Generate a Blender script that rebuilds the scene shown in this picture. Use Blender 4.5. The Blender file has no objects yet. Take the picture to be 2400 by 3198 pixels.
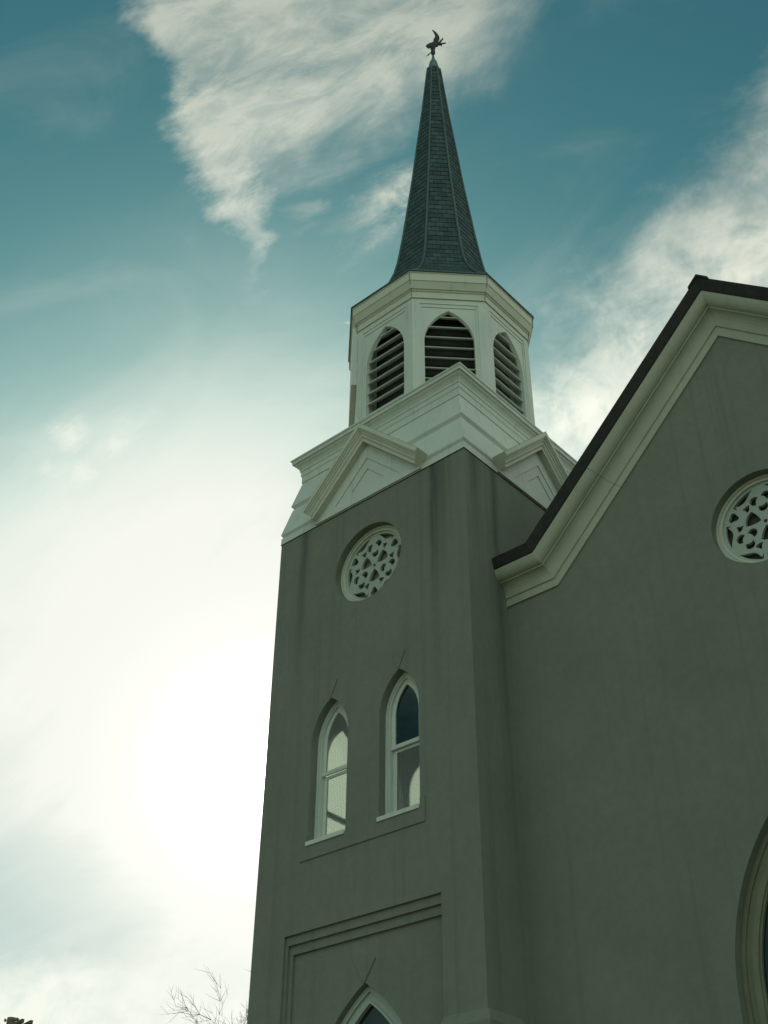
import bpy, bmesh, math, random
from mathutils import Vector, Matrix, noise as mnoise
random.seed(7)
C = bpy.context.scene.collection
S = bpy.context.scene
R = math.radians

# ------------------------------------------------------------------ camera
CAM = Vector((10.5648, -14.1080, 1.6))
YAW, PITCH, ROLL = -0.72963159, 0.64482569, -0.00912437
FPX = 3711.94
fw = Vector((math.sin(YAW)*math.cos(PITCH), math.cos(YAW)*math.cos(PITCH), math.sin(PITCH)))
rt = Vector((math.cos(YAW), -math.sin(YAW), 0)); dn = fw.cross(rt)
r2 = rt*math.cos(ROLL) + dn*math.sin(ROLL); d2 = dn*math.cos(ROLL) - rt*math.sin(ROLL)
def look(u, v):                     # direction in the world of a point of the view (2400 x 3198 units)
    return (r2*((u-1200)/FPX) + d2*((v-1599)/FPX) + fw).normalized()
cd = bpy.data.cameras.new('camera'); cam = bpy.data.objects.new('camera', cd); C.objects.link(cam)
cam.matrix_world = Matrix(((r2.x, -d2.x, -fw.x, CAM.x), (r2.y, -d2.y, -fw.y, CAM.y), (r2.z, -d2.z, -fw.z, CAM.z), (0, 0, 0, 1)))
cd.sensor_fit = 'HORIZONTAL'; cd.sensor_width = 24.0; cd.lens = 24.0*FPX/2400
cd.clip_start = 0.1; cd.clip_end = 6000
S.camera = cam

# ------------------------------------------------------------------ light
SUN = look(826, 2392)
sd = bpy.data.lights.new('sun', 'SUN'); sd.energy = 3.5; sd.angle = R(0.5); sd.color = (1, .96, .84)
so = bpy.data.objects.new('sun', sd); C.objects.link(so)
so.rotation_euler = SUN.to_track_quat('Z', 'Y').to_euler()
S.view_settings.view_transform = 'Standard'; S.view_settings.look = 'None'
S.view_settings.exposure = 0.0; S.view_settings.gamma = 1.0; S.view_settings.use_curve_mapping = False

# ------------------------------------------------------------------ sky
W = bpy.data.worlds.new('World'); S.world = W; W.use_nodes = True
nt = W.node_tree; nt.nodes.clear()
def N(t, **k):
    n = nt.nodes.new(t)
    for a, b in k.items(): setattr(n, a, b)
    return n
def put(n, i, v):
    if isinstance(v, bpy.types.NodeSocket): nt.links.new(v, n.inputs[i])
    else: n.inputs[i].default_value = v
def M(op, a, b=0.0, c=0.0, clamp=False):
    n = N('ShaderNodeMath', operation=op); n.use_clamp = clamp
    put(n, 0, a); put(n, 1, b)
    if op in ('MULTIPLY_ADD',): put(n, 2, c)
    return n.outputs[0]
def VM(op, a, b=None, s=None):
    n = N('ShaderNodeVectorMath', operation=op); put(n, 0, a)
    if b is not None: put(n, 1, b)
    if s is not None: put(n, 'Scale', s)
    return n.outputs['Value'] if op in ('DOT_PRODUCT', 'LENGTH') else n.outputs['Vector']
def SST(x, lo, hi):
    n = N('ShaderNodeMapRange', interpolation_type='SMOOTHSTEP'); put(n, 0, x)
    n.inputs[1].default_value = lo; n.inputs[2].default_value = hi
    n.inputs[3].default_value = 0; n.inputs[4].default_value = 1
    return n.outputs[0]
def NOISE(vec, scale, detail=6, rough=.55, dist=0.0, out='Fac'):
    n = N('ShaderNodeTexNoise'); put(n, 'Vector', vec); n.inputs['Scale'].default_value = scale
    n.inputs['Detail'].default_value = detail; n.inputs['Roughness'].default_value = rough
    n.inputs['Distortion'].default_value = dist
    return n.outputs[out]
K = 2400/1660.0
def lk(x, y): return look(x*K, y*K)
D = VM('NORMALIZE', N('ShaderNodeTexCoord').outputs['Generated'])
# streak space: A runs along the wisps (lower left to upper right), B across
A_ = (lk(900, 150) - lk(500, 330)).normalized()
Cc = lk(700, 250); B_ = Cc.cross(A_).normalized(); A_ = B_.cross(Cc).normalized()
comb = N('ShaderNodeCombineXYZ')
put(comb, 0, M('MULTIPLY', VM('DOT_PRODUCT', D, A_), 0.42)); put(comb, 1, VM('DOT_PRODUCT', D, B_)); put(comb, 2, M('MULTIPLY', VM('DOT_PRODUCT', D, Cc), 0.7))
ST = comb.outputs[0]
wob = VM('SUBTRACT', NOISE(ST, 9, 9, .62, .5, 'Color'), (.5, .5, .5))
wob2 = VM('SUBTRACT', NOISE(D, 34, 6, .62, 0, 'Color'), (.5, .5, .5))
DW = VM('ADD', VM('ADD', D, VM('SCALE', wob, s=.16)), VM('SCALE', wob2, s=.035))
def half(p, q, w0, w1=None):        # great circle through two view points; positive on the right-hand side of p -> q
    n = lk(*p).cross(lk(*q)).normalized()
    if w1 is None: w0, w1 = -w0, w0
    return SST(VM('DOT_PRODUCT', DW, n), math.sin(R(w0)), math.sin(R(w1)))
def blob(c, rx, ry, rot=0.0, vec=None):
    c = lk(*c); ax = (r2*math.cos(R(rot)) - d2*math.sin(R(rot))); ax = (ax - c*ax.dot(c)).normalized(); ay = c.cross(ax)
    v = vec or DW
    a = M('DIVIDE', VM('DOT_PRODUCT', v, ax), math.sin(R(rx))); b = M('DIVIDE', VM('DOT_PRODUCT', v, ay), math.sin(R(ry)))
    e = M('EXPONENT', M('MULTIPLY', M('ADD', M('MULTIPLY', a, a), M('MULTIPLY', b, b)), -1.0))
    return M('MULTIPLY', e, M('GREATER_THAN', VM('DOT_PRODUCT', D, c), 0.0))
def MUL(*a):
    r = a[0]
    for x in a[1:]: r = M('MULTIPLY', r, x)
    return r
def ADD(*a):
    r = a[0]
    for x in a[1:]: r = M('ADD', r, x)
    return r
def MAX(a, b): return M('MAXIMUM', a, b)
streak = NOISE(ST, 34, 10, .66, .6); soft = NOISE(ST, 11, 8, .6, .8); puff = NOISE(D, 22, 10, .62, .3)
# the big ragged wedge of cloud left of the spire
c1 = MUL(half((465, 430), (318, -20), .9), MAX(half((600, 170), (535, 420), 1.0), half((1080, 125), (460, 380), 2.4)), half((1080, -60), (930, 420), 3.5), half((200, -330), (1200, -330), -4, 4))
c1 = MUL(c1, ADD(.26, MUL(SST(soft, .26, .60), .46), MUL(SST(streak, .34, .66), .46)))
c1b = MUL(blob((845, 455), 1.1, 2.2, -60), SST(streak, .30, .62), 1.0)
c1c = MUL(blob((720, 430), 2.4, .6, 10), SST(streak, .45, .7), .35)
# the bank rising to the right edge behind the roof
RGT = half((940, 2212), (1010, 0), 2.0)
c3 = MUL(RGT, half((1120, 800), (1640, 310), 2.6), ADD(.26, MUL(SST(puff, .30, .62), .48), MUL(SST(soft, .36, .62), .3)))
# small wisps left of the tower and the low bank
c4b = MUL(blob((742, 699), .42, .13, 0), 1.0)
c4 = MUL(MAX(blob((225, 985), .85, 1.3, -25), MAX(blob((130, 950), 1.0, .8, 30), blob((150, 1060), 1.1, .7, -30))), SST(puff, .30, .6), .8)
c5 = MUL(half((-200, 2090), (700, 2120), 1.3), ADD(.42, MUL(SST(puff, .33, .6), .5)))
c5b = MUL(blob((380, 2075), 4.5, .8, 8), SST(streak, .48, .62), .9)
c6 = MUL(SST(NOISE(ST, 7, 8, .6, 1.0), .50, .72), .13)        # thin veil everywhere
# unseen bright cloud behind the viewer, added to light the shaded walls and trim
back = SST(VM('DOT_PRODUCT', D, Vector((-fw.x, -fw.y, 0)).normalized()), -.10, .35)
c7 = MUL(back, SST(NOISE(D, 4.2, 10, .58, .3), .40, .58), .9)
mask = M('MINIMUM', MAX(MAX(MAX(c1, c1b), MAX(c3, MAX(c4, c4b))), MAX(MAX(c5, c5b), MAX(MAX(c6, c7), c1c))), 1.0)
sky = N('ShaderNodeTexSky', sky_type='NISHITA'); sky.sun_disc = False
sky.sun_elevation = math.asin(SUN.z); sky.sun_rotation = math.atan2(SUN.x, SUN.y)
sky.air_density = 1.0; sky.dust_density = 1.0; sky.ozone_density = 2.0
def CM(op, a, b, fac=1.0):
    n = N('ShaderNodeMix', data_type='RGBA', blend_type=op); n.clamp_result = False
    put(n, 'Factor', fac)
    put(n, 6, a); put(n, 7, b); return n.outputs[2]
SKYTINT = (.31, .80, .60, 1)
base = VM('MINIMUM', CM('MULTIPLY', sky.outputs[0], SKYTINT), (2.9, 5.0, 4.9))
ang = M('ARCCOSINE', M('MINIMUM', VM('DOT_PRODUCT', D, SUN), .99999))
def gauss(sig): return M('EXPONENT', M('MULTIPLY', M('MULTIPLY', ang, ang), -1/(2*R(sig)**2)))
def col(c, f):
    n = N('ShaderNodeVectorMath', operation='SCALE'); n.inputs[0].default_value = c; put(n, 'Scale', f); return n.outputs[0]
# lit haze round the sun, in soft uneven bands, thinner below it
bandv = ADD(.70, MUL(SST(NOISE(ST, 6, 8, .58, .9), .32, .68), .42))
thin = M('SUBTRACT', 1.0, MUL(blob((40, 1945), 13, 3.8, 4), .40))
haze = M('MINIMUM', MUL(gauss(9.8), 2.05, bandv, thin), .985)
haze2 = MUL(MAX(blob((90, 1260), 13, 7.3, 30, D), blob((60, 1500), 8, 8, 0, D)), .62, ADD(.62, MUL(SST(NOISE(ST, 8, 8, .6, 1.2), .34, .68), .55)))
haze = M('SUBTRACT', 1.0, MUL(M('SUBTRACT', 1.0, haze), M('SUBTRACT', 1.0, M('MINIMUM', haze2, .9))))
cloudc = VM('ADD', (4.2, 4.7, 4.0), col((8.5, 8.4, 7.4), gauss(16)))
cloudc = VM('ADD', cloudc, VM('ADD', col((6.6, 8.2, 6.8), back), col((2.7, 2.5, 2.1), MUL(RGT, half((1120, 820), (1640, 400), 4), M('SUBTRACT', 1.0, back)))))  # added cloud behind the viewer is brighter and greener, as fill light
tot = CM('MIX', CM('MIX', base, cloudc, mask), (9.35, 9.5, 8.6, 1), haze)
tot = VM('ADD', tot, VM('ADD', col((5, 5, 4.4), gauss(3.6)), col((60, 57, 50), gauss(1.5))))
bg = N('ShaderNodeBackground'); put(bg, 0, tot); bg.inputs[1].default_value = 0.10
wo = N('ShaderNodeOutputWorld'); nt.links.new(bg.outputs[0], wo.inputs[0])

# ------------------------------------------------------------------ materials
def mat(name):
    m = bpy.data.materials.new(name); m.use_nodes = True
    return m, m.node_tree, m.node_tree.nodes['Principled BSDF']
def L(t, a, b): t.links.new(a, b)
def ramp(t, fac, stops):
    n = t.nodes.new('ShaderNodeValToRGB'); L(t, fac, n.inputs[0])
    e = n.color_ramp.elements
    while len(e) < len(stops): e.new(.5)
    for k, (p, c) in enumerate(stops): e[k].position = p; e[k].color = (*c, 1)
    return n.outputs[0]
def wpos(t, scale=(1, 1, 1), loc=(0, 0, 0)):
    g = t.nodes.new('ShaderNodeNewGeometry'); m = t.nodes.new('ShaderNodeMapping')
    m.inputs['Scale'].default_value = scale; m.inputs['Location'].default_value = loc
    L(t, g.outputs['Position'], m.inputs[0]); return m.outputs[0]
def tnoise(t, vec, scale, detail=5, rough=.6):
    n = t.nodes.new('ShaderNodeTexNoise'); L(t, vec, n.inputs['Vector'])
    n.inputs['Scale'].default_value = scale; n.inputs['Detail'].default_value = detail; n.inputs['Roughness'].default_value = rough
    return n.outputs['Fac']
def tmix(t, mode, a, b, fac):
    n = t.nodes.new('ShaderNodeMix'); n.data_type = 'RGBA'; n.blend_type = mode
    for i, v in ((0, fac), (6, a), (7, b)):
        if isinstance(v, bpy.types.NodeSocket): L(t, v, n.inputs[i])
        else: n.inputs[i].default_value = v
    return n.outputs[2]
def tmath(t, op, a, b=0.0, clamp=False):
    n = t.nodes.new('ShaderNodeMath'); n.operation = op; n.use_clamp = clamp
    for i, v in ((0, a), (1, b)):
        if isinstance(v, bpy.types.NodeSocket): L(t, v, n.inputs[i])
        else: n.inputs[i].default_value = v
    return n.outputs[0]
def bump(t, bs, h, strength, dist):
    n = t.nodes.new('ShaderNodeBump'); n.inputs['Strength'].default_value = strength; n.inputs['Distance'].default_value = dist
    L(t, h, n.inputs['Height']); L(t, n.outputs[0], bs.inputs['Normal'])
def tsst(t, x, lo, hi):
    n = t.nodes.new('ShaderNodeMapRange'); n.interpolation_type = 'SMOOTHSTEP'; L(t, x, n.inputs[0])
    n.inputs[1].default_value = lo; n.inputs[2].default_value = hi; return n.outputs[0]

def stucco():
    m, t, b = mat('painted stucco')
    p = wpos(t)
    big = tnoise(t, p, .55, 5, .6); fine = tnoise(t, p, 55, 3, .7); med = tnoise(t, p, 6, 5, .65)
    c = ramp(t, big, [(.3, (.186, .197, .162)), (.7, (.220, .227, .186))])
    c = tmix(t, 'MULTIPLY', c, ramp(t, med, [(.3, (.93, .93, .93)), (.7, (1.05, 1.05, 1.04))]), 1.0)
    c = tmix(t, 'MULTIPLY', c, ramp(t, tnoise(t, p, 130, 2, .8), [(.3, (.86, .86, .86)), (.7, (1.13, 1.13, 1.13))]), 1.0)
    # run-off stains: narrow vertical streaks fading down from the gable ends and the corner
    st = tnoise(t, wpos(t, (5.0, 5.0, .10)), 1.0, 5, .6)
    g = t.nodes.new('ShaderNodeNewGeometry'); s = t.nodes.new('ShaderNodeSeparateXYZ'); L(t, g.outputs['Position'], s.inputs[0])
    tot = None
    wander = tmath(t, 'MULTIPLY', tmath(t, 'SUBTRACT', tnoise(t, wpos(t, (0, 0, .9)), 1.0, 4, .6), .5), .22)
    xs, ys, zs = s.outputs
    def streakat(coord, at, w, z0, ln, other=None, lim=None):
        nonlocal tot
        d = tmath(t, 'DIVIDE', tmath(t, 'SUBTRACT', tmath(t, 'ADD', coord, wander), at), w)
        e = tmath(t, 'EXPONENT', tmath(t, 'MULTIPLY', tmath(t, 'MULTIPLY', d, d), -1.0))
        f = tsst(t, zs, z0-ln, z0)
        e = tmath(t, 'MULTIPLY', e, f)
        e = tmath(t, 'MULTIPLY', e, tmath(t, 'LESS_THAN', other, lim))
        tot = e if tot is None else tmath(t, 'ADD', tot, e)
    streakat(xs, -.80, .10, 16.4, 6, ys, .01); streakat(xs, -.62, .22, 16.4, 3.5, ys, .01)
    streakat(xs, -4.30, .13, 16.5, 5, ys, .01)
    streakat(ys, .90, .12, 16.6, 11, xs, .01); streakat(ys, .25, .16, 16.6, 3, xs, .01)
    lim = tmath(t, 'GREATER_THAN', xs, -5.2)
    fac = tmath(t, 'MULTIPLY', tmath(t, 'MULTIPLY', tot, tsst(t, st, .20, .55)), .78, True)
    c = tmix(t, 'MIX', c, (.085, .095, .082, 1), fac)
    gen = tmath(t, 'MULTIPLY', tsst(t, st, .50, .76), .36)
    c = tmix(t, 'MIX', c, (.125, .13, .115, 1), gen)
    L(t, c, b.inputs['Base Color']); b.inputs['Roughness'].default_value = .93; b.inputs['Specular IOR Level'].default_value = .25
    h = tmath(t, 'ADD', tmath(t, 'MULTIPLY', fine, .5), med)
    bump(t, b, h, .35, .012)
    return m
def paint(name, c0, c1, dirt=.5, dcol=(.20, .21, .15, 1)):
    m, t, b = mat(name)
    p = wpos(t)
    big = tnoise(t, p, 1.3, 5, .6)
    c = ramp(t, big, [(.3, c0), (.7, c1)])
    st = tnoise(t, wpos(t, (7, 7, .8)), 1.0, 6, .65)
    c = tmix(t, 'MIX', c, dcol, tmath(t, 'MULTIPLY', tsst(t, st, .52, .80), dirt))
    sp = tnoise(t, p, 24, 6, .75)
    c = tmix(t, 'MIX', c, (.13, .14, .10, 1), tmath(t, 'MULTIPLY', tsst(t, sp, .66, .74), dirt))
    L(t, c, b.inputs['Base Color']); b.inputs['Roughness'].default_value = .62; b.inputs['Specular IOR Level'].default_value = .3
    bump(t, b, tnoise(t, wpos(t, (1, 1, 1)), 30, 4, .6), .18, .01)
    return m
def plain(name, c0, c1, scale=6, rough=.8, metal=0, bs=.3, spec=.4):
    m, t, b = mat(name); p = wpos(t)
    L(t, ramp(t, tnoise(t, p, scale, 6, .65), [(.3, c0), (.7, c1)]), b.inputs['Base Color'])
    b.inputs['Roughness'].default_value = rough; b.inputs['Metallic'].default_value = metal; b.inputs['Specular IOR Level'].default_value = spec
    bump(t, b, tnoise(t, p, scale*8, 4, .6), bs, .01)
    return m
def slate():
    m, t, b = mat('slate shingles')
    uv = t.nodes.new('ShaderNodeUVMap'); uv.uv_map = 'uv'
    br = t.nodes.new('ShaderNodeTexBrick'); L(t, uv.outputs[0], br.inputs[0])
    br.inputs['Scale'].default_value = 1.0; br.inputs['Brick Width'].default_value = .21; br.inputs['Row Height'].default_value = .205
    br.inputs['Mortar Size'].default_value = .006; br.inputs['Mortar Smooth'].default_value = .2; br.inputs['Bias'].default_value = -.1
    br.inputs['Color1'].default_value = (.038, .068, .073, 1); br.inputs['Color2'].default_value = (.068, .105, .108, 1); br.inputs['Mortar'].default_value = (.012, .016, .016, 1)
    n = tnoise(t, wpos(t), 3.5, 6, .7)
    c = tmix(t, 'MULTIPLY', br.outputs['Color'], ramp(t, n, [(.3, (.7, .75, .74)), (.7, (1.35, 1.3, 1.25))]), 1.0)
    L(t, c, b.inputs['Base Color']); b.inputs['Roughness'].default_value = .8; b.inputs['Specular IOR Level'].default_value = .2
    h = tmath(t, 'ADD', tmath(t, 'MULTIPLY', br.outputs['Fac'], -1.0), tmath(t, 'MULTIPLY', tnoise(t, wpos(t), 30, 4, .7), .5))
    bump(t, b, h, .6, .012)
    return m
def glass(name, texd):
    m, t, b = mat(name); out = t.nodes['Material Output']; t.nodes.remove(b)
    tr = t.nodes.new('ShaderNodeBsdfTransparent'); gl = t.nodes.new('ShaderNodeBsdfGlossy'); tl = t.nodes.new('ShaderNodeBsdfTranslucent')
    fr = t.nodes.new('ShaderNodeFresnel'); gg = t.nodes.new('ShaderNodeNewGeometry')
    L(t, tmath(t, 'ADD', tmath(t, 'MULTIPLY', gg.outputs['Backfacing'], 1/1.5-1.5), 1.5), fr.inputs[0])
    mx = t.nodes.new('ShaderNodeMixShader'); m2 = t.nodes.new('ShaderNodeMixShader')
    gl.inputs['Color'].default_value = (.9, .95, .95, 1); gl.inputs['Roughness'].default_value = .12 if texd else .03
    tr.inputs['Color'].default_value = (.93, .94, .90, 1) if texd else (.84, .88, .88, 1); tl.inputs['Color'].default_value = (.84, .92, .80, 1)
    if texd:
        p = wpos(t, (26, 26, 26)); s = t.nodes.new('ShaderNodeSeparateXYZ'); L(t, p, s.inputs[0])
        v = t.nodes.new('ShaderNodeTexVoronoi'); v.inputs['Scale'].default_value = 1.0; v.inputs['Randomness'].default_value = .12
        L(t, p, v.inputs['Vector'])
        f = tsst(t, v.outputs['Distance'], .25, .50)
        L(t, tmath(t, 'ADD', tmath(t, 'MULTIPLY', f, .35), .62), m2.inputs[0])
        bp = t.nodes.new('ShaderNodeBump'); bp.inputs['Strength'].default_value = .5; bp.inputs['Distance'].default_value = .01
        L(t, v.outputs['Distance'], bp.inputs['Height'])
        for x in (gl, tl): L(t, bp.outputs[0], x.inputs['Normal'])
    else: m2.inputs[0].default_value = .03
    L(t, tr.outputs[0], m2.inputs[1]); L(t, tl.outputs[0], m2.inputs[2])
    L(t, fr.outputs[0], mx.inputs[0]); L(t, m2.outputs[0], mx.inputs[1]); L(t, gl.outputs[0], mx.inputs[2]); L(t, mx.outputs[0], out.inputs[0])
    return m
MT = dict(
 stucco=stucco(),
 white=paint('weathered white paint', (.56, .59, .53), (.63, .655, .59), .42),
 plaster=paint('cast tracery', (.36, .40, .35), (.41, .45, .39), .35),
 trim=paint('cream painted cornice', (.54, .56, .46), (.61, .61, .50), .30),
 olive=plain('dark olive trim', (.10, .11, .07), (.26, .26, .20), 18, .95),
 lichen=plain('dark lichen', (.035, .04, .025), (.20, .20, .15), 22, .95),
 endg=plain('bare end grain', (.13, .105, .07), (.21, .175, .12), 14, .9),
 slate=slate(),
 rib=plain('aged metal hip', (.05, .09, .088), (.08, .13, .125), 8, .55, .2),
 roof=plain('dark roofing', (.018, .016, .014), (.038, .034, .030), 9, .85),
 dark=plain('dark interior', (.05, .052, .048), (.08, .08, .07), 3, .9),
 floorb=plain('interior plaster', (.16, .16, .14), (.24, .24, .2), 3, .9),
 glass=glass('window glass', False), obscure=glass('patterned window glass', True),
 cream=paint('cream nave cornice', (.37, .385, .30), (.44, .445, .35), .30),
 drab=plain('drab painted frame', (.16, .165, .11), (.21, .21, .145), 4, .7),
 blackglass=plain('dark glazing', (.010, .018, .018), (.018, .028, .026), 2, .12, 0, .0, .5),
 bronze=plain('dark bronze', (.020, .022, .018), (.04, .04, .03), 14, .5, .5),
 lead=plain('lead cap', (.10, .15, .14), (.16, .22, .20), 10, .6, .2),
 bark=plain('bark', (.05, .045, .038), (.10, .088, .07), 12, .95),
 wood=plain('weathered pole wood', (.10, .075, .05), (.20, .15, .10), 10, .9),
 ceramic=plain('ceramic insulator', (.14, .11, .08), (.2, .16, .12), 8, .4),
 door=plain('dark painted door', (.04, .035, .03), (.07, .06, .05), 6, .5),
 grass=plain('dry winter grass', (.085, .080, .038), (.15, .13, .07), 2.5, .95, 0, .6),
 path=plain('concrete path', (.22, .21, .19), (.32, .31, .28), 3, .9),
)

# ------------------------------------------------------------------ mesh helpers
def link_mesh(name, me, m, parent=None, smooth=False):
    o = bpy.data.objects.new(name, me); C.objects.link(o)
    ms = m if isinstance(m, (list, tuple)) else [m]
    me.materials.clear()
    for x in ms: me.materials.append(MT[x])
    if smooth:
        for p in me.polygons: p.use_smooth = True
    o.parent = parent
    return o
def obj(name, bm, m, parent=None, smooth=False, recalc=True):
    if recalc: bmesh.ops.recalc_face_normals(bm, faces=bm.faces)
    me = bpy.data.meshes.new(name); bm.to_mesh(me); bm.free()
    return link_mesh(name, me, m, parent, smooth)
def tag(o, label, cat=None, group=None, kind=None):
    if label: o['label'] = label
    if cat: o['category'] = cat
    if group: o['group'] = group
    if kind: o['kind'] = kind
    return o
def empty(name, loc=(0, 0, 0)):
    o = bpy.data.objects.new(name, None); C.objects.link(o); o.location = loc; o.empty_display_size = .5; return o
def box(bm, x0, x1, y0, y1, z0, z1, mx=None, mi=0):
    vs = [bm.verts.new((x, y, z)) for x in (x0, x1) for y in (y0, y1) for z in (z0, z1)]
    if mx is not None:
        for v in vs: v.co = mx @ v.co
    for f in ((0, 1, 3, 2), (4, 6, 7, 5), (0, 4, 5, 1), (2, 3, 7, 6), (0, 2, 6, 4), (1, 5, 7, 3)):
        bm.faces.new([vs[i] for i in f]).material_index = mi
# frames for walls: local (u, v, depth into the wall) -> world
def frameF(y=0.0): return Matrix(((1, 0, 0, 0), (0, 0, 1, y), (0, 1, 0, 0), (0, 0, 0, 1)))            # facing -Y, u = x
def frameN(org, out):                                                                                  # any vertical wall with outward normal `out`
    out = Vector(out).normalized(); u = Vector((-out.y, out.x, 0)); 
    return Matrix(((u.x, 0, -out.x, org[0]), (u.y, 0, -out.y, org[1]), (0, 1, 0, org[2]), (0, 0, 0, 1)))
def plate(bm, outer, holes, d0, d1, mx, mi=0):
    """flat slab with holes, between depths d0 (outer face) and d1"""
    cu = bpy.data.curves.new('t', 'CURVE'); cu.dimensions = '2D'; cu.fill_mode = 'BOTH'; cu.extrude = (d1-d0)/2
    for lp in [outer]+list(holes):
        sp = cu.splines.new('POLY'); sp.points.add(len(lp)-1); sp.use_cyclic_u = True
        for i, (x, y) in enumerate(lp): sp.points[i].co = (x, y, 0, 1)
    o = bpy.data.objects.new('t', cu); C.objects.link(o)
    dg = bpy.context.evaluated_depsgraph_get(); dg.update()
    me = bpy.data.meshes.new_from_object(o.evaluated_get(dg))
    me.transform(mx @ Matrix.Translation((0, 0, (d0+d1)/2)))
    n0 = len(bm.faces); bm.from_mesh(me); bm.faces.ensure_lookup_table()
    for f in bm.faces[n0:]: f.material_index = mi; f.smooth = False
    bpy.data.objects.remove(o); bpy.data.curves.remove(cu); bpy.data.meshes.remove(me)
def rect(x0, x1, z0, z1): return [(x0, z0), (x1, z0), (x1, z1), (x0, z1)]
def circ(cx, cz, r, n=56, a0=0, a1=360): return [(cx+r*math.cos(R(a0+(a1-a0)*i/n)), cz+r*math.sin(R(a0+(a1-a0)*i/n))) for i in range(n if a1-a0 == 360 else n+1)]
def arch(cx, z0, zs, h, n=14, k=2.0, inset=0.0):
    """pointed arch outline: half width h, springing zs, radius k*h; inset shrinks it evenly"""
    r = k*h; c = r-h; r2_ = r-inset; z0 = z0+inset
    top = math.acos(c/r2_); pts = [(cx-h+inset, z0), (cx+h-inset, z0)]
    pts += [(cx-c+r2_*math.cos(top*i/n), zs+r2_*math.sin(top*i/n)) for i in range(n+1)]
    pts += [(cx+c-r2_*math.cos(top*i/n), zs+r2_*math.sin(top*i/n)) for i in range(n-1, -1, -1)]
    return pts
def ring_sweep(bm, rings, closed=True, cap=False, mi=None):
    """rings: list of equal-length vertex rings"""
    vr = [[bm.verts.new(p) for p in r] for r in rings]; n = len(vr[0])
    for k in range(len(vr)-1):
        for i in range(n if closed else n-1):
            j = (i+1) % n
            f = bm.faces.new((vr[k][i], vr[k][j], vr[k+1][j], vr[k+1][i]))
            if mi: f.material_index = mi[k]
    if cap: bm.faces.new(vr[0]); bm.faces.new(list(reversed(vr[-1])))
    return vr
def sq(dl, z): return [(-5-dl, -dl, z), (dl, -dl, z), (dl, 5+dl, z), (-5-dl, 5+dl, z)]
T8 = math.tan(math.pi/8)
def oc(a, z, cx=-2.5, cy=2.5): return [(cx+x, cy+y, z) for x, y in ((-a, -a*T8), (-a*T8, -a), (a*T8, -a), (a, -a*T8), (a, a*T8), (a*T8, a), (-a*T8, a), (-a, a*T8))]
def tube(bm, pts, rad, n=6, cap=True):
    pts = [Vector(p) for p in pts]; rad = rad if isinstance(rad, (list, tuple)) else [rad]*len(pts)
    rings = []
    up = Vector((0, 0, 1))
    for i, p in enumerate(pts):
        t = (pts[min(i+1, len(pts)-1)]-pts[max(i-1, 0)]).normalized()
        a = t.cross(Vector((.31, .17, .93)) if abs(t.z) < .9 else Vector((1, .2, 0))).normalized(); b = t.cross(a)
        rings.append([p+(a*math.cos(2*math.pi*k/n)+b*math.sin(2*math.pi*k/n))*rad[i] for k in range(n)])
    ring_sweep(bm, rings, cap=cap)
def lathe(bm, prof, cx, cy, n=20):
    ring_sweep(bm, [[(cx+r*math.cos(2*math.pi*k/n), cy+r*math.sin(2*math.pi*k/n), z) for k in range(n)] for r, z in prof], cap=True)
def offset_path(path, h):
    """offset an open polyline to its left (upwards for a path running +x)"""
    out = []
    for i, p in enumerate(path):
        p = Vector(p)
        ns = []
        if i > 0: d = (p-Vector(path[i-1])).normalized(); ns.append(Vector((-d.y, d.x)))
        if i < len(path)-1: d = (Vector(path[i+1])-p).normalized(); ns.append(Vector((-d.y, d.x)))
        if len(ns) == 1: out.append(p+ns[0]*h)
        else:
            b = (ns[0]+ns[1]).normalized(); out.append(p+b*(h/b.dot(ns[0])))
    return out

# ------------------------------------------------------------------ ground
bm = bmesh.new(); n = 40; 
vs = [[bm.verts.new(((i/n-.5)*2400, (j/n-.5)*2400, 0)) for j in range(n+1)] for i in range(n+1)]
for i in range(n):
    for j in range(n): bm.faces.new((vs[i][j], vs[i+1][j], vs[i+1][j+1], vs[i][j+1]))
tag(obj('ground', bm, 'grass'), 'green lawn around the church', kind='structure')
bm = bmesh.new(); box(bm, -3.9, -1.1, -18, -.2, -.1, .012); box(bm, -30, 40, -22, -17.99, -.1, .014)
tag(obj('path', bm, 'path'), 'pale concrete path in front of the church', kind='structure')

# ------------------------------------------------------------------ church
church = empty('church', (0, 0, 0))
tag(church, 'grey stucco church with a white louvred belfry, slate spire and steep gabled nave', 'church')

# --- tower walls
ZT = 16.385; WT = .32
RW = (-2.47, 14.84, .865)                 # round window of the tower
WX = (-3.33, -1.66); WH = .455; WZ0 = 9.42; WZS = 11.35
FAR = (.83, -.95, .56, 11.75)              # the pair on the far side: centres, half width, springing
bm = bmesh.new(); F = frameF(0)
plate(bm, rect(-5, 0, 8.3, ZT), [circ(*RW, 64)]+[arch(x, WZ0, WZS, WH) for x in WX], 0, WT, F)
plate(bm, rect(-5, 0, 0, 8.3), [rect(-4.22, -.80, .9, 7.91)], 0, .06, F)
plate(bm, rect(-4.99, -.01, .01, 8.29), [rect(-4.17, -.803, .95, 7.76)], .05, .11, F)
plate(bm, rect(-4.98, -.02, .02, 8.28), [rect(-4.09, -.806, 1.0, 7.61)], .10, .16, F)
plate(bm, rect(-4.97, -.03, .03, 8.27), [arch(-2.5, .05, 4.82, 1.2, 24)], .15, .45, F)
box(bm, -.45, 0, .06, .45, 0, 8.3); box(bm, -5, -4.55, .06, .45, 0, 8.3)
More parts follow.
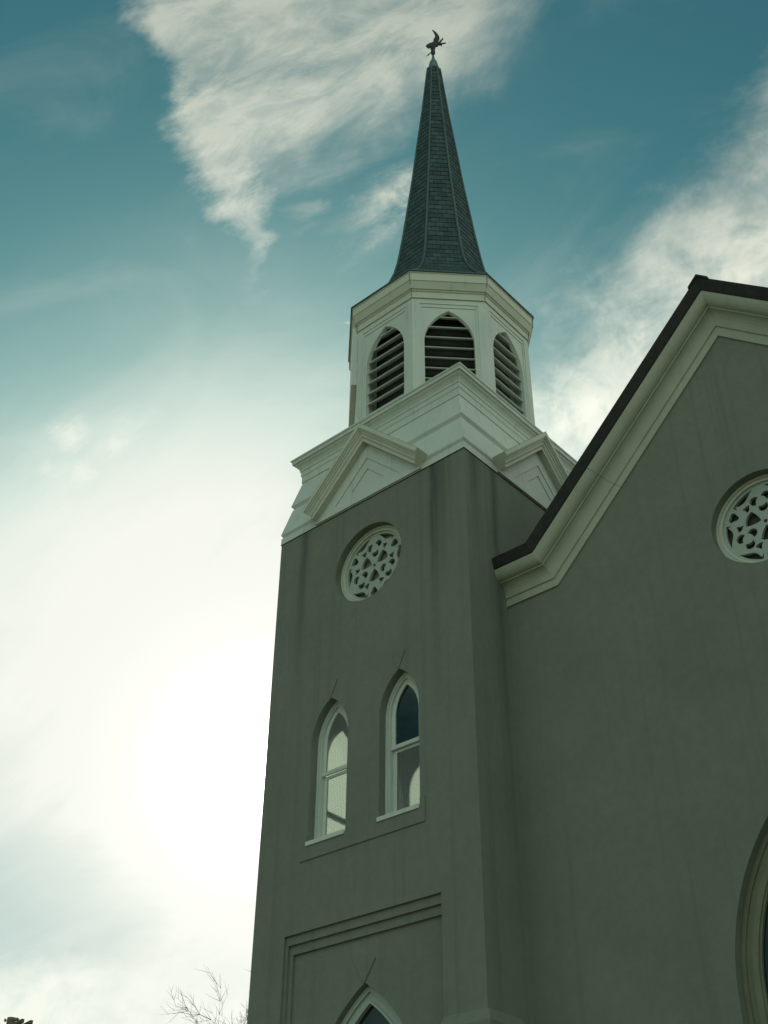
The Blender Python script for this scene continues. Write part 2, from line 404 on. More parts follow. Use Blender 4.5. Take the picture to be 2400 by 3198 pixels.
# side towards the nave, the back, and the far side with its own pair of windows
FS = frameN((0, 2.5, 0), (1, 0, 0)); FL = frameN((-5, 2.5, 0), (-1, 0, 0)); FB = frameN((-2.5, 5, 0), (0, 1, 0))
plate(bm, rect(-2.5+WT, 2.5, 8.3, ZT), [], 0, WT, FS); plate(bm, rect(-2.5+.45, 2.5, 0, 8.3), [], 0, WT, FS)
for z0, z1, e in ((8.3, ZT, WT), (0, 8.3, .45)):
    plate(bm, rect(-2.5, 2.5-e, z0, z1), [arch(x, WZ0, FAR[3], FAR[2]) for x in FAR[:2]] if z0 else [], 0, WT, FL)
plate(bm, rect(-2.5+WT, 2.5-WT, 0, ZT), [], 0, WT, FB)
obj('tower_wall', bm, 'stucco', church)
for z0, y0 in ((13.0, .34), (8.5, .47)):
    bm = bmesh.new(); box(bm, -4.67, -.33, y0, 4.67, z0, z0+.15); obj('tower_floor', bm, 'floorb', church)

# --- corner buttresses at the foot with sloping caps
def buttress(sx, sy):
    bm = bmesh.new(); cx = 0 if sx > 0 else -5; cy = 0 if sy < 0 else 5
    p = .13; L_ = .80
    x0, x1 = (cx-L_, cx+p) if sx > 0 else (cx-p, cx+L_)
    y0, y1 = (cy-p, cy+L_) if sy < 0 else (cy-L_, cy+p)
    lo = [(x0, y0, 0), (x1, y0, 0), (x1, y1, 0), (x0, y1, 0)]; mid = [(a, b, 5.90) for a, b, _ in lo]
    xi0, xi1 = (x0, cx+.004) if sx > 0 else (cx-.004, x1); yi0, yi1 = (cy-.004, y1) if sy < 0 else (y0, cy+.004)
    top = [(xi0, yi0, 6.09), (xi1, yi0, 6.09), (xi1, yi1, 6.09), (xi0, yi1, 6.09)]
    ring_sweep(bm, [lo, mid, top], cap=True)
    obj('buttress', bm, 'stucco', church)
for sx, sy in ((1, -1), (-1, -1), (-1, 1)): buttress(sx, sy)

# --- windows
def extr_ring(bm, o1, o2, d0, d1, mx, mi=0): plate(bm, o1, [o2], d0, d1, mx, mi)
def tower_window(mx, cx, label, WH=WH, WZS=WZS, up_glass='obscure', lo_glass='obscure'):
    bm = bmesh.new()
    A = lambda ins, b=0: [(x, z) for x, z in arch(cx, WZ0, WZS, WH, inset=ins)]
    extr_ring(bm, A(.004), A(.055), .16, .30, mx); extr_ring(bm, A(.054), A(.085), .18, .30, mx); extr_ring(bm, A(.084), A(.10), .165, .30, mx)
    w = obj('window', bm, 'white', church); tag(w, label)
    # upper sash (outer) and lower sash (inner)
    zr = 10.76
    bm = bmesh.new()
    up = [p for p in arch(cx, zr-.035, WZS, WH, inset=.101)]; up[0] = (up[0][0], zr-.035); up[1] = (up[1][0], zr-.035)
    upi = [p for p in arch(cx, zr+.035, WZS, WH, inset=.185)]; upi[0] = (upi[0][0], zr+.035); upi[1] = (upi[1][0], zr+.035)
    plate(bm, up, [upi], .215, .25, mx)
    plate(bm, rect(cx-WH+.10, cx+WH-.10, zr-.036, zr+.036), [], .20, .214, mx)
    h = WH-.101
    plate(bm, rect(cx-h, cx+h, WZ0+.05, zr-.037), [rect(cx-h+.085, cx+h-.085, WZ0+.13, zr-.09)], .255, .29, mx)
    obj('sash', bm, 'white', w)
    bm = bmesh.new(); plate(bm, [(cx+(x-cx)*.98, z) for x, z in upi], [], .228, .234, mx)
    o = obj('pane', bm, up_glass, w)
    bm = bmesh.new(); plate(bm, rect(cx-h+.08, cx+h-.08, WZ0+.125, zr-.085), [], .270, .276, mx)
    obj('pane', bm, lo_glass, w)
    bm = bmesh.new(); plate(bm, rect(cx-WH+.003, cx+WH-.003, WZ0-.005, WZ0+.052), [], .012, .30, mx)
    plate(bm, rect(cx-WH+.003, cx+WH-.003, WZ0-.045, WZ0-.004), [], -.035, .011, mx)
    plate(bm, rect(cx-WH-.002, cx+WH+.002, WZ0-.045, WZ0+.03), [], -.045, -.0351, mx)
    obj('sill', bm, 'white', w)
    return w
for x, lb in zip(WX, ('far window of the tower, nearer the outer corner', 'near window of the tower, nearer the nave')): tower_window(frameF(0), x, lb, up_glass='obscure' if x < -2.5 else 'glass')
for x in FAR[:2]: tower_window(FL, x, 'window in the far side of the tower', FAR[2], FAR[3], 'glass', 'glass')
# raised stucco bands, keystones
bm = bmesh.new()
plate(bm, rect(-3.93, -1.09, 9.13, 9.372), [], -.022, .02, F)
plate(bm, rect(WX[0]+WH+.01, WX[1]-WH-.01, 9.3721, 9.42), [], -.022, .02, F)
plate(bm, rect(WX[1]+WH+.01, -1.09, 9.3721, 9.56), [], -.022, .02, F); plate(bm, rect(-3.93, WX[0]-WH-.01, 9.3721, 9.56), [], -.022, .02, F)
obj('apron_band', bm, 'stucco', church)
def keystone(cx, za, w, h, y):
    bm = bmesh.new(); plate(bm, [(cx-.012, za), (cx+.012, za), (cx+w, za+h*.78), (cx, za+h), (cx-w, za+h*.78)], [], -.018, .01, frameF(y))
    obj('keystone', bm, 'stucco', church)
for x in WX: keystone(x, 12.15, .155, .42, 0)
keystone(-2.5, 6.91, .23, .42, .15)
# the tall pointed doorway in the recessed panel
bm = bmesh.new(); mx = frameF(0); AI = lambda i: arch(-2.5, .05, 4.82, 1.2, 24, inset=i)
extr_ring(bm, AI(.004), AI(.09), .26, .44, mx); extr_ring(bm, AI(.089), AI(.20), .30, .44, mx); extr_ring(bm, AI(.199), AI(.24), .275, .44, mx)
plate(bm, rect(-3.47, -1.53, 3.0, 3.16), [], .28, .43, mx); plate(bm, rect(-2.53, -2.47, 3.16, 6.3), [], .30, .42, mx)
dw = tag(obj('doorway', bm, 'plaster', church), 'tall pointed doorway at the foot of the tower')
bm = bmesh.new(); plate(bm, arch(-2.5, 3.1, 4.82, 1.2, 24, inset=.22)[:], [], .35, .36, mx); obj('pane', bm, 'blackglass', dw)
bm = bmesh.new()
for s in (-1, 1):
    x0, x1 = (-3.45, -2.506) if s < 0 else (-2.494, -1.55)
    plate(bm, rect(x0, x1, .06, 2.99), [rect(x0+.13, x1-.13, .25, 1.2), rect(x0+.13, x1-.13, 1.4, 2.8)], .32, .38, mx); plate(bm, rect(x0+.02, x1-.02, .08, 2.97), [], .35, .37, mx)
obj('door', bm, 'door', dw)

# --- round tracery windows
def round_window(cx, cz, ro, y, label, back='dark'):
    mx = frameF(y)
    bm = bmesh.new()
    for a, b, d0 in ((ro-.003, ro-.045, .15), (ro-.044, ro-.075, .175), (ro-.074, ro-.105, .16)):
        plate(bm, circ(cx, cz, a, 64), [circ(cx, cz, b, 64)], d0, .30, mx)
    w = tag(obj('round_window', bm, 'trim', church), label)
    k = (ro-.10)/.74
    holes = []
    def P(r, a, x=0, z=0): return (cx+k*(r*math.cos(R(a)))+x, cz+k*(r*math.sin(R(a)))+z)
    for s in range(3):
        a0 = 90+120*s
        rx, rz = .395*math.cos(R(a0)), .395*math.sin(R(a0))
        for q in range(3):                      # three petals round a disc, in each roundel
            aq = a0+60+120*q+8
            px, pz = rx+.118*math.cos(R(aq)), rz+.118*math.sin(R(aq))
            lp = []
            rr = .083
            for i in range(13):                 # outer round edge
                t = aq-125+250*i/12; lp.append((px+rr*math.cos(R(t)), pz+rr*math.sin(R(t))))
            # inner edge bends round the middle disc
            e0 = math.degrees(math.atan2(lp[-1][1]-rz, lp[-1][0]-rx)); e1 = math.degrees(math.atan2(lp[0][1]-rz, lp[0][0]-rx))
            dlt = (e1-e0+180) % 360-180
            for i in range(1, 6): t = e0+dlt*i/6; lp.append((rx+.092*math.cos(R(t)), rz+.092*math.sin(R(t))))
            holes.append([(cx+k*a, cz+k*b) for a, b in lp])
        a1 = a0+60                               # between the roundels
        # large pointed opening near the middle
        lp = []
        tips = [(.075, 0), (.335, 24), (.335, -24)]
        tp = [(r*math.cos(R(a1+a)), r*math.sin(R(a1+a))) for r, a in tips]
        def arc(p, q, bul, m=6):
            dx, dz = q[0]-p[0], q[1]-p[1]; ln = math.hypot(dx, dz); nx, nz = dz/ln, -dx/ln
            return [(p[0]+dx*i/m+nx*bul*4*(i/m)*(1-i/m), p[1]+dz*i/m+nz*bul*4*(i/m)*(1-i/m)) for i in range(m)]
        lp = arc(tp[0], tp[2], .018)+arc(tp[2], tp[1], .045)+arc(tp[1], tp[0], .018)
        holes.append([(cx+k*a, cz+k*b) for a, b in lp])
        # trefoil near the rim
        tc = (.585*math.cos(R(a1)), .585*math.sin(R(a1))); lp = []
        for q in (-120, 0, 120):
            c0 = (tc[0]+.046*math.cos(R(a1+180+q)), tc[1]+.046*math.sin(R(a1+180+q)))
            for i in range(9): t = a1+180+q-88+176*i/8; lp.append((c0[0]+.05*math.cos(R(t)), c0[1]+.05*math.sin(R(t))))
        holes.append([(cx+k*a, cz+k*b) for a, b in lp])
        for sg in (-1, 1):                       # sliver beside each roundel and crescent at the rim
            b0 = a1+sg*30.5
            tp = [(.375, a1+sg*17), (.47, a1+sg*33), (.505, a1+sg*17.5)]
            tp = [(r*math.cos(R(a)), r*math.sin(R(a))) for r, a in tp]
            if sg < 0: tp = [tp[0], tp[2], tp[1]]
            lp = arc(tp[0], tp[1], -.018 if sg > 0 else .012)+arc(tp[1], tp[2], .0)+arc(tp[2], tp[0], .012 if sg > 0 else -.018)
            holes.append([(cx+k*a, cz+k*b) for a, b in lp])
            lp = [(.682, a1+sg*(14+2.9*i)) for i in range(14)]
            inn = [(.682-(.115*math.sin(math.pi*min(1, (1-i/13)**1.6*.5+.5*(1-i/13)) ) if 0 < i < 13 else 0)-(.10 if i == 0 else 0), a1+sg*(14+2.9*i)) for i in range(13, -1, -1)]
            lp = lp+inn[1:]
            holes.append([(cx+k*r*math.cos(R(a)), cz+k*r*math.sin(R(a))) for r, a in lp])
    holes.append([(cx+k*.034*math.cos(R(t)), cz+k*.034*math.sin(R(t))) for t in range(0, 360, 30)])
    bm = bmesh.new(); plate(bm, circ(cx, cz, ro-.104, 64), holes, .20, .262, mx)
    obj('tracery', bm, 'plaster', w)
    bm = bmesh.new(); plate(bm, circ(cx, cz, ro-.02, 48), [], .301, .31, mx); obj('backing', bm, back, w)
round_window(RW[0], RW[1], RW[2], 0, 'round tracery window high in the tower', 'floorb')  # paler backing than the nave's: lens veil over the openings put into its colour

# --- white battered storey on top of the tower
prof = [(.0, ZT), (.010, ZT+.002), (.010, 16.545), (-.03, 16.548), (-.03, 16.56), (.018, 16.63), (.018, 16.655), (-.135, 17.33), (-.155, 17.345), (-.155, 17.36), (-.105, 17.43), (-.110, 17.455),
        (-.262, 18.10), (-.262, 18.105), (-.245, 18.105), (-.245, 18.27), (-.225, 18.30), (-.225, 18.40), (-.205, 18.42), (-.200, 18.47), (-.165, 18.53), (-.12, 18.57), (-.115, 18.60), (-.075, 18.61), (-.070, 18.68), (-.045, 18.70), (-.045, 18.735), (-.30, 18.80), (-.55, 18.95)]
bm = bmesh.new(); ring_sweep(bm, [sq(d, z) for d, z in prof], mi=[1 if k in (2, 3, 4, 8, 9) else 2 if k >= 25 else 0 for k in range(len(prof)-1)])  # darker olive on the narrow faces under each lip, lichen on the crown
skirt = obj('tower_entablature', bm, ['white', 'olive', 'lichen'], church)
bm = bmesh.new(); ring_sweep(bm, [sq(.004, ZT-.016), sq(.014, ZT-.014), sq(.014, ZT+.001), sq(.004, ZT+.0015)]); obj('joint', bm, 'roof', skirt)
# thin dark ring line where the white band meets the stucco
# --- gablets, one on each face
def gablet(mx, label):
    sl = .975; ap = (0, 18.235); hw = 1.60
    e = (hw, ap[1]-sl*hw)
    th = math.atan(sl); top = [(-e[0], e[1]), ap, e]
    # moulding profile: (out, distance below the top edge)
    pr = [(.0, 0.0), (.325, 0.0), (.325, .088), (.30, .092), (.296, .116), (.262, .132), (.256, .160), (.232, .167), (.228, .212), (.20, .238), (.190, .246), (.188, .298), (.0, .30)]
    rings = []
    for o, h in pr: rings.append([mx @ Vector((p[0], p[1], -o)) for p in offset_path(top, -h)])
    bm = bmesh.new(); vr = ring_sweep(bm, rings, closed=False)
    for i in (0, 2): bm.faces.new([r[i] for r in vr]).material_index = 1
    # little roof running back to the battered wall
    a, b, c = [mx @ Vector((p[0], p[1], -.325)) for p in top], [mx @ Vector((p[0], p[1], .45)) for p in top], None
    va = [bm.verts.new(p+Vector((0, 0, .006))) for p in a]; vb = [bm.verts.new(p+Vector((0, 0, .006))) for p in b]
    for i in (0, 1): bm.faces.new((va[i], va[i+1], vb[i+1], vb[i]))
    g = tag(obj('gablet', bm, ['trim', 'endg'], church, recalc=True), label)
    bm = bmesh.new()
    inner = offset_path(top, -.29)
    zb = ZT+.022; f = lambda p: p
    hwb = (inner[1].y-zb)/sl
    tri = [(-hwb, zb), (hwb, zb), (0, inner[1].y)]
    t1 = [(-.89, 16.59), (.89, 16.59), (0, 16.59+.89*.965)]; t2 = [(-.44, 16.75), (.44, 16.75), (0, 16.75+.44*.965)]
    plate(bm, tri, [t1], -.050, -.015, mx); plate(bm, [(x*.99, z-.001) for x, z in tri], [t2], -.031, -.005, mx); plate(bm, [(x*.98, z-.002 if z > 17 else z+.01) for x, z in tri], [], -.012, .35, mx)
    obj('tympanum', bm, 'white', g)
gablet(frameF(0) @ Matrix.Translation((-2.5, 0, 0)), 'white gablet over the windowed face of the tower')
gablet(FS, 'white gablet on the side of the tower next to the nave')
gablet(FL, 'white gablet on the hidden outer side of the tower'); gablet(FB, 'white gablet on the back of the tower')

# --- octagonal belfry
AP = 2.04; FW = AP*T8
bm = bmesh.new(); slats = []
norms = [(math.cos(R(45*k-90)), math.sin(R(45*k-90)), 0) for k in range(8)]
LZ0 = 18.95
for nrm in norms:
    fm = frameN((-2.5+nrm[0]*AP, 2.5+nrm[1]*AP, 0), nrm)
    if nrm[0] < -.5 and nrm[1] < -.5: plate(bm, rect(-FW, FW, 18.72, 22.2), [], 0, .14, fm); continue
    plate(bm, rect(-FW, FW, 18.72, 22.2), [[(-.675, LZ0), (.675, LZ0), (.675, 21.95), (-.675, 21.95)]], 0, .028, fm)
    op = arch(0, LZ0+.08, 20.78, .57, 16)
    plate(bm, rect(-.69, .69, LZ0-.01, 21.96), [rect(-.625, .625, LZ0+.02, 21.85)], .016, .05, fm)
    plate(bm, rect(-.70, .70, LZ0-.02, 21.97), [op], .032, .14, fm)
belf = obj('belfry', bm, 'white', church)
for nrm in norms:
    fm = frameN((-2.5+nrm[0]*AP, 2.5+nrm[1]*AP, 0), nrm)
    if nrm[0] < -.5 and nrm[1] < -.5: continue
    bm = bmesh.new(); z = LZ0+.14
    while z < 21.78:
        m2 = fm @ Matrix.Translation((0, z, .16)) @ Matrix.Rotation(R(-38), 4, 'X')
        box(bm, -.62, .62, -.011, .011, -.02-.08, .20, m2)
        z += .322
    obj('louvre', bm, 'white', belf)
    bm = bmesh.new()
    for s in (-1, 1): plate(bm, rect(min(s*.60, s*.66), max(s*.60, s*.66), LZ0+.02, 21.9), [], .141, .42, fm)
    obj('louvre_frame', bm, 'white', belf)
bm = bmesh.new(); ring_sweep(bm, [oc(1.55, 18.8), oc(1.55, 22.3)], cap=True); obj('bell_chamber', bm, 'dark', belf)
# board fixed on the outermost face
fm = frameN((-2.5-AP*math.sqrt(.5), 2.5-AP*math.sqrt(.5), 0), (-1, -1, 0))
bm = bmesh.new(); plate(bm, rect(-FW+.02, FW-.02, 20.42, 22.28), [], -.13, -.002, fm); tag(obj('hood_board', bm, 'white', belf), 'board boxed out on the outermost belfry face')
# corner beads, cornice
cp = [(2.041, 22.10), (2.072, 22.10), (2.072, 22.13), (2.055, 22.14), (2.055, 22.30), (2.085, 22.325), (2.085, 22.35), (2.115, 22.36), (2.185, 22.545), (2.20, 22.55), (2.20, 22.565), (2.188, 22.57), (2.190, 22.80), (2.205, 22.805), (2.205, 22.835)]
bm = bmesh.new(); ring_sweep(bm, [oc(a, z) for a, z in cp]); cor = obj('cornice', bm, 'trim', belf)
bm = bmesh.new(); ring_sweep(bm, [oc(2.20, 22.8351), oc(2.232, 22.8352), oc(2.235, 22.87), oc(2.15, 22.93)]); obj('drip_edge', bm, 'rib', belf)
for k in range(8):
    bm = bmesh.new()
    a0 = Vector(oc(2.062, 22.1)[k]); a1 = Vector(oc(2.09, 22.34)[k]); a2 = Vector(oc(2.195, 22.56)[k]); a3 = Vector(oc(2.198, 22.82)[k])
    tube(bm, [a0, a1, a2, a3], .009, 5)
    obj('corner_bead', bm, 'olive', belf)

# --- spire
SA = [(22.90, 2.17), (23.1, 1.98), (23.5, 1.66), (23.95, 1.42), (24.3, 1.27), (24.7, 1.155), (25.2, 1.065), (26.2, .945), (27.4, .82), (28.7, .685), (30.2, .555), (32.0, .385), (34.5, .185)]
def sa(z):
    for (z0, a0), (z1, a1) in zip(SA[:-1], SA[1:]):
        if z <= z1: return a0+(a1-a0)*(z-z0)/(z1-z0)
    return SA[-1][1]
def sc(z): k = max(0, (z-22.9)/11.6); return (-2.5+.03+.03*k, 2.5+.02+.02*k)
bm = bmesh.new(); uvl = bm.loops.layers.uv.new('uv'); z = 22.9; row = 0
while z < 34.48:
    z2 = min(z+.205, 34.5); lip = .013
    c0 = sc(z); c1_ = sc(z2)
    r0 = [bm.verts.new(p) for p in oc(sa(z)+lip, z-.012, *c0)]; r1 = [bm.verts.new(p) for p in oc(sa(z2)+.001, z2, *c1_)]; rb = [bm.verts.new(p) for p in oc(sa(z)-.004, z-.004, *c0)]
    for i in range(8):
        j = (i+1) % 8
        f = bm.faces.new((r0[i], r0[j], r1[j], r1[i])); w0 = sa(z)*T8; w1 = sa(z2)*T8
        off = i*3.13
        for lo, uv in zip(f.loops, ((-w0+off, row*.205+.004), (w0+off, row*.205+.004), (w1+off, row*.205+.201), (-w1+off, row*.205+.201))): lo[uvl].uv = uv
        f = bm.faces.new((rb[i], rb[j], r0[j], r0[i]))
        for lo in f.loops: lo[uvl].uv = (off, row*.205)
    z = z2; row += 1
spire = obj('spire', bm, 'slate', church, recalc=True)
for i in range(8):
    bm = bmesh.new(); pts = []; rad = []
    z = 22.95
    while z < 34.5:
        p = Vector(oc(sa(z)+.012, z, *sc(z))[i]); pts.append(p); rad.append(.020+.016*min(1, sa(z))); z += .42
    pts.append(Vector(oc(sa(34.5)+.01, 34.5, *sc(34.5))[i])); rad.append(.02)
    tube(bm, pts, rad, 6); obj('rib', bm, 'rib', spire, smooth=True)
cx, cy = sc(34.7)
bm = bmesh.new(); lathe(bm, [(.215, 34.40), (.19, 34.55), (.165, 34.56), (.15, 34.72), (.125, 34.86), (.118, 34.92), (.075, 35.0), (.055, 35.12), (.042, 35.22), (.036, 35.30)], cx, cy); obj('spire_cap', bm, 'lead', spire, smooth=True)

# --- weathervane
vx, vy = cx, cy
vane = empty('weathervane', (vx, vy, 35.3))
tag(vane, 'dark bronze bird-shaped weathervane with a raised crescent wing on the spire tip', 'weathervane')
inv = Matrix.Translation((-vx, -vy, -35.3))
def vobj(name, bm, m, smooth=False):
    for v in bm.verts: v.co = inv @ v.co
    return obj(name, bm, m, vane, smooth)
bm = bmesh.new(); lathe(bm, [(.034, 35.301), (.04, 35.36), (.068, 35.42), (.074, 35.48), (.062, 35.56), (.040, 35.60), (.055, 35.63), (.078, 35.68), (.080, 35.72), (.060, 35.77), (.045, 35.81), (.02, 35.83)], vx, vy, 16); vobj('pole', bm, 'bronze', True)
hr = Vector((rt.x, rt.y, 0)).normalized()
vn = Vector((-hr.y, hr.x, 0))
SX = .09/100*1.0; SZ = 1/(11.857*57.5)
def vp(x, y): return ((x-870)*SX, 35.82-(y-1000)*SZ)
vm = Matrix(((hr.x, 0, vn.x, vx), (hr.y, 0, vn.y, vy), (0, 1, 0, 0), (0, 0, 0, 1)))
def vshape(name, pts, d0, d1):
    bm = bmesh.new(); plate(bm, [vp(*p) for p in pts], [], d0, d1, vm); 
    bmesh.ops.remove_doubles(bm, verts=bm.verts, dist=1e-5)
    o = vobj(name, bm, 'bronze'); md = o.modifiers.new('round', 'BEVEL'); md.width = min(.008, (d1-d0)*.4); md.segments = 2; md.limit_method = 'ANGLE'
    return o
vshape('body', [(625, 985), (740, 905), (880, 855), (1040, 850), (1150, 880), (1180, 905), (1200, 960), (1175, 975), (1140, 930), (1060, 945), (1045, 990), (990, 1000), (940, 1055), (800, 1060), (800, 1010), (740, 1078), (700, 1055)], -.03, .03)
vshape('wing', [(855, 358), (900, 372), (1000, 455), (1075, 550), (1112, 640), (1115, 730), (1050, 870), (960, 905), (880, 860), (905, 720), (960, 635), (955, 570), (905, 450)], -.012, .012)
vshape('tail_feather', [(1050, 870), (1130, 770), (1230, 670), (1245, 672), (1240, 735), (1190, 800), (1120, 905)], -.009, .009)
vshape('tail_feather', [(1130, 900), (1180, 865), (1320, 848), (1350, 872), (1320, 890), (1190, 920)], -.009, .009)
bm = bmesh.new()
pp = lambda x, y: vm @ Vector((*vp(x, y), 0))
tube(bm, [pp(830, 1200), pp(780, 1245), pp(715, 1310), pp(640, 1385)], [.02, .014, .014, .006], 8)
tube(bm, [pp(722, 1300), pp(690, 1340)], [.022, .020], 8); vobj('pointer', bm, 'bronze')

# --- nave
G = 1.13; NX = 4.955; NW = 2*NX; SLP = .963
apz = 16.965; kx = 1.12; kz = apz-(NX-kx)*SLP
path = [(0, kz), (kx, kz), (NX, apz), (NW-kx, kz), (NW, kz)]
FG = frameF(G)
bm = bmesh.new()
NR = (NX, 12.965, .845); NA = (NX, 2.2, 5.9, 1.70)
plate(bm, [(0, 0), (NW, 0), (NW, kz+.3), (NW-kx+.1, kz+.3), (NX, apz+.35), (kx-.1, kz+.3), (0, kz+.3)], [circ(*NR, 64), arch(*NA, 24)], 0, .34, FG)
FN1 = frameN((NW, 10, 0), (1, 0, 0)); FN2 = frameN((.001, 12.5, 0), (-1, 0, 0)); FN3 = frameN((NX, 24, 0), (0, 1, 0))
plate(bm, rect(-10+1.13+.34, 13.65, 0, kz+.3), [arch(x, 2.5, 6.2, .8) for x in (-5, -1, 3, 7, 11)], 0, .34, FN1); plate(bm, rect(-11.15, 7.49, 0, kz+.3), [], 0, .34, FN2)
plate(bm, [(-NX, 0), (NX, 0), (NX, kz+.3), (0, apz+.3), (-NX, kz+.3)], [], 0, .34, FN3)
obj('nave_wall', bm, 'stucco', church)
bm = bmesh.new(); box(bm, .40, NW-.36, 1.9, 23.6, .02, 13.0); obj('nave_interior', bm, 'dark', church)
for k, x in enumerate((-5, -1, 3, 7, 11)):
    bm = bmesh.new(); plate(bm, arch(x, 2.5, 6.2, .8, inset=.003), [arch(x, 2.5, 6.2, .8, inset=.1)], .16, .3, FN1); w = obj('window', bm, 'white', church)
    bm = bmesh.new(); plate(bm, arch(x, 2.5, 6.2, .8, inset=.08), [], .22, .23, FN1); obj('pane', bm, 'blackglass', w)
round_window(*NR, G, 'round tracery window in the nave gable')
bm = bmesh.new(); A = lambda i: arch(*NA, 24, inset=i)
extr_ring(bm, A(.004), A(.07), .15, .30, FG); extr_ring(bm, A(.069), A(.16), .19, .30, FG); extr_ring(bm, A(.159), A(.25), .17, .30, FG); extr_ring(bm, A(.249), A(.28), .20, .30, FG)
for x in (-.55, .55): plate(bm, rect(NX+x-.05, NX+x+.05, 2.4, 8.0), [], .20, .28, FG)
bw = tag(obj('arched_window', bm, 'drab', church), 'great pointed window in the nave gable')
bm = bmesh.new(); plate(bm, A(.26), [], .25, .26, FG); obj('pane', bm, 'blackglass', bw)
bm = bmesh.new(); plate(bm, rect(NX-1.85, NX+1.85, 2.05, 2.199), [], -.08, .3, FG); obj('sill', bm, 'trim', bw)
# raking cornice with its level returns
def sweep(path, pr, name, m, parent, y=G, x_ext=0):
    rings = [[Vector((p[0], y-o, p[1])) for p in offset_path(path, h)] for o, h in pr]
    bm = bmesh.new(); vr = ring_sweep(bm, rings, closed=False)
    for i in (0, len(path)-1): bm.faces.new([r[i] for r in vr])
    return obj(name, bm, m, parent)
cpr = [(-.02, 0), (.032, 0), (.034, .125), (.012, .135), (.012, .165), (.040, .18), (.045, .25), (.055, .31), (.08, .365), (.11, .40), (.15, .425), (.19, .43), (.195, .455), (.235, .462), (.275, .485), (.31, .525), (.335, .575), (.35, .62), (.352, .655), (-.02, .66)]
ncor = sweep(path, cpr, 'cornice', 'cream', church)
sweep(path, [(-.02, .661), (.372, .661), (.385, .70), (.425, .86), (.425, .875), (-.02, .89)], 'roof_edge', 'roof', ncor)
def rake_joint(x, w=.006):
    z = apz-abs(NX-x)*SLP if kx < x < NW-kx else kz
    zb = apz-abs(NX-x-w)*SLP if kx < x < NW-kx else kz
    rings = [[Vector((p[0], G-o-.0025, p[1])) for p in offset_path([(x, z), (x+w, zb)], h)] for o, h in cpr[1:-1]]
    bm = bmesh.new(); ring_sweep(bm, rings, closed=False); obj('joint', bm, 'olive', ncor)
for x in (2.62, 6.9): rake_joint(x)
# roof covering
bm = bmesh.new(); up = offset_path(path, .88); lo = offset_path(path, .50)
for y0, y1 in ((G-.405, 24.3),):
    rings = [[Vector((p[0], y, p[1])) for p in q] for y, q in ((G+.02, lo), (G+.02, up), (y1, up), (y1, lo), (G+.02, lo))]
    ring_sweep(bm, rings, closed=False)
rf = obj('roof', bm, 'roof', church)
bm = bmesh.new(); a = up[2]
rings = [[(a.x-.20, y, a.y-.20*SLP+.035), (a.x, y, a.y+.045), (a.x+.20, y, a.y-.20*SLP+.035), (a.x+.20, y, a.y-.20*SLP-.02), (a.x, y, a.y-.02), (a.x-.2, y, a.y-.2*SLP-.02)] for y in (G-.45, 24.3)]
ring_sweep(bm, rings, cap=True); obj('ridge_cap', bm, 'roof', rf)

# ------------------------------------------------------------------ bare tree behind the tower
def tree(base, height, seed, lean):
    rnd = random.Random(seed); t = empty('bare_tree', base)
    bt = bmesh.new(); bb = bmesh.new()
    def branch(p, d, ln, r, lvl):
        n = max(3, int(ln/.35)); pts = [p.copy()]; rad = [r]; cur = p.copy(); dd = d.copy()
        for i in range(n):
            dd = (dd+Vector((rnd.gauss(0, .12), rnd.gauss(0, .12), rnd.gauss(.05, .09)))).normalized()
            cur = cur+dd*(ln/n); pts.append(cur.copy()); rad.append(r*(1-.72*(i+1)/n))
        tube(bt if lvl == 0 else bb, pts, rad, 8 if lvl == 0 else (5 if lvl < 3 else 3), cap=False)
        if lvl >= 5 or ln < .22: return
        k = {0: 12, 1: 7, 2: 6, 3: 5, 4: 3}[lvl]
        for i in range(k):
            s = (.32 if lvl == 0 else .2)+(.66 if lvl == 0 else .78)*(i+rnd.random()*.6)/k; s = min(s, 1)
            q = pts[min(n, int(s*n))]; base_d = (pts[min(n, int(s*n)+1)]-pts[max(0, int(s*n)-1)]).normalized()
            a = rnd.uniform(0, 2*math.pi); sp = rnd.uniform(.5, .95)
            e = base_d.cross(Vector((math.cos(a), math.sin(a), .2))).normalized()
            nd = (base_d*math.cos(sp)+e*math.sin(sp)+Vector((0, 0, .18))).normalized()
            branch(q, nd, ln*rnd.uniform(.42, .62), max(.0055, rad[min(n, int(s*n))]*rnd.uniform(.42, .6)), lvl+1)
    branch(Vector((0, 0, -.1)), Vector((lean, .02, 1)).normalized(), height*.82, .19, 0)
    obj('trunk', bt, 'bark', t, True); obj('branches', bb, 'bark', t, True)
    return t
def at(u, v, dist):                       # point seen at (u, v), at a horizontal distance
    d = look(u, v); return CAM + d*(dist/math.hypot(d.x, d.y))
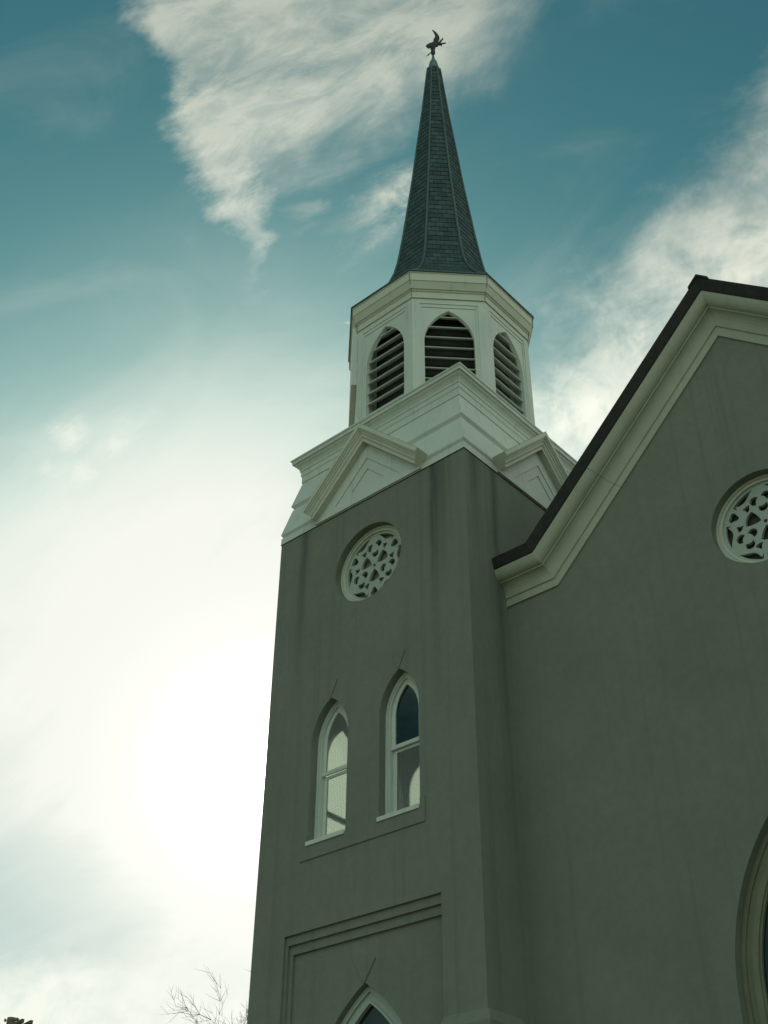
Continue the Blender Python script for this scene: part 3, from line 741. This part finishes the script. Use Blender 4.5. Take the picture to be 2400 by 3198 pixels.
p = at(824, 3150, 36); tr = tree((p.x, p.y, 0), 9.95, 11, 0.0)
tag(tr, 'bare leafless tree showing past the outer edge of the tower', 'tree')

# ------------------------------------------------------------------ utility pole at the lower left
up_ = empty('utility_pole', (0, 0, 0))
tag(up_, 'wooden utility pole top with two angled crossarm ends and an insulator, bottom left', 'utility pole')
e1 = at(73, 3180, 34); e2 = at(100, 3184, 34.0)
lf = Vector((-rt.x, -rt.y, 0)).normalized(); aw = Vector((e1.x-CAM.x, e1.y-CAM.y, 0)).normalized()
dr = (lf + aw*2.4).normalized()
def cross(e):
    bm = bmesh.new(); a = Vector((e.x, e.y, e.z-.07)); b = a + dr*2.4
    side = Vector((-dr.y, dr.x, 0))
    vs = []
    for q in (a, b):
        vs.append([q+side*sx*.042+Vector((0, 0, sz*.05)) for sx, sz in ((-1, -1), (1, -1), (1, 1), (-1, 1))])
    ring_sweep(bm, vs, cap=True); bmesh.ops.bevel(bm, geom=bm.edges[:], offset=.008, segments=1, affect='EDGES')
    return obj('crossarm', bm, 'wood', up_)
cross(e1); cross(e2)
mid = (e1+e2)/2 + dr*1.2
bm = bmesh.new(); tube(bm, [(mid.x, mid.y, -.2), (mid.x, mid.y, 5), (mid.x, mid.y, mid.z+.25)], [.17, .15, .12], 14); obj('pole', bm, 'wood', up_, True)
i0 = at(62, 3184, 34.0); i1 = at(14, 3187.5, 34.0); vv = i1-i0
bm = bmesh.new(); tube(bm, [i0, i0+vv*.9], .008, 6)
tube(bm, [i0+vv*.05, i0+vv*.12, i0+vv*.22, i0+vv*.34, i0+vv*.46, i0+vv*.5], [.015, .042, .045, .040, .04, .015], 10)
tube(bm, [i0+vv*.86, i0+vv*.9, i0+vv*.97, i0+vv*1.04], [.01, .04, .045, .012], 10); obj('insulator', bm, 'ceramic', up_)

# ------------------------------------------------------------------ render
S.render.engine = 'CYCLES'
S.cycles.max_bounces = 8; S.cycles.transparent_max_bounces = 16
S.cycles.sample_clamp_indirect = 6
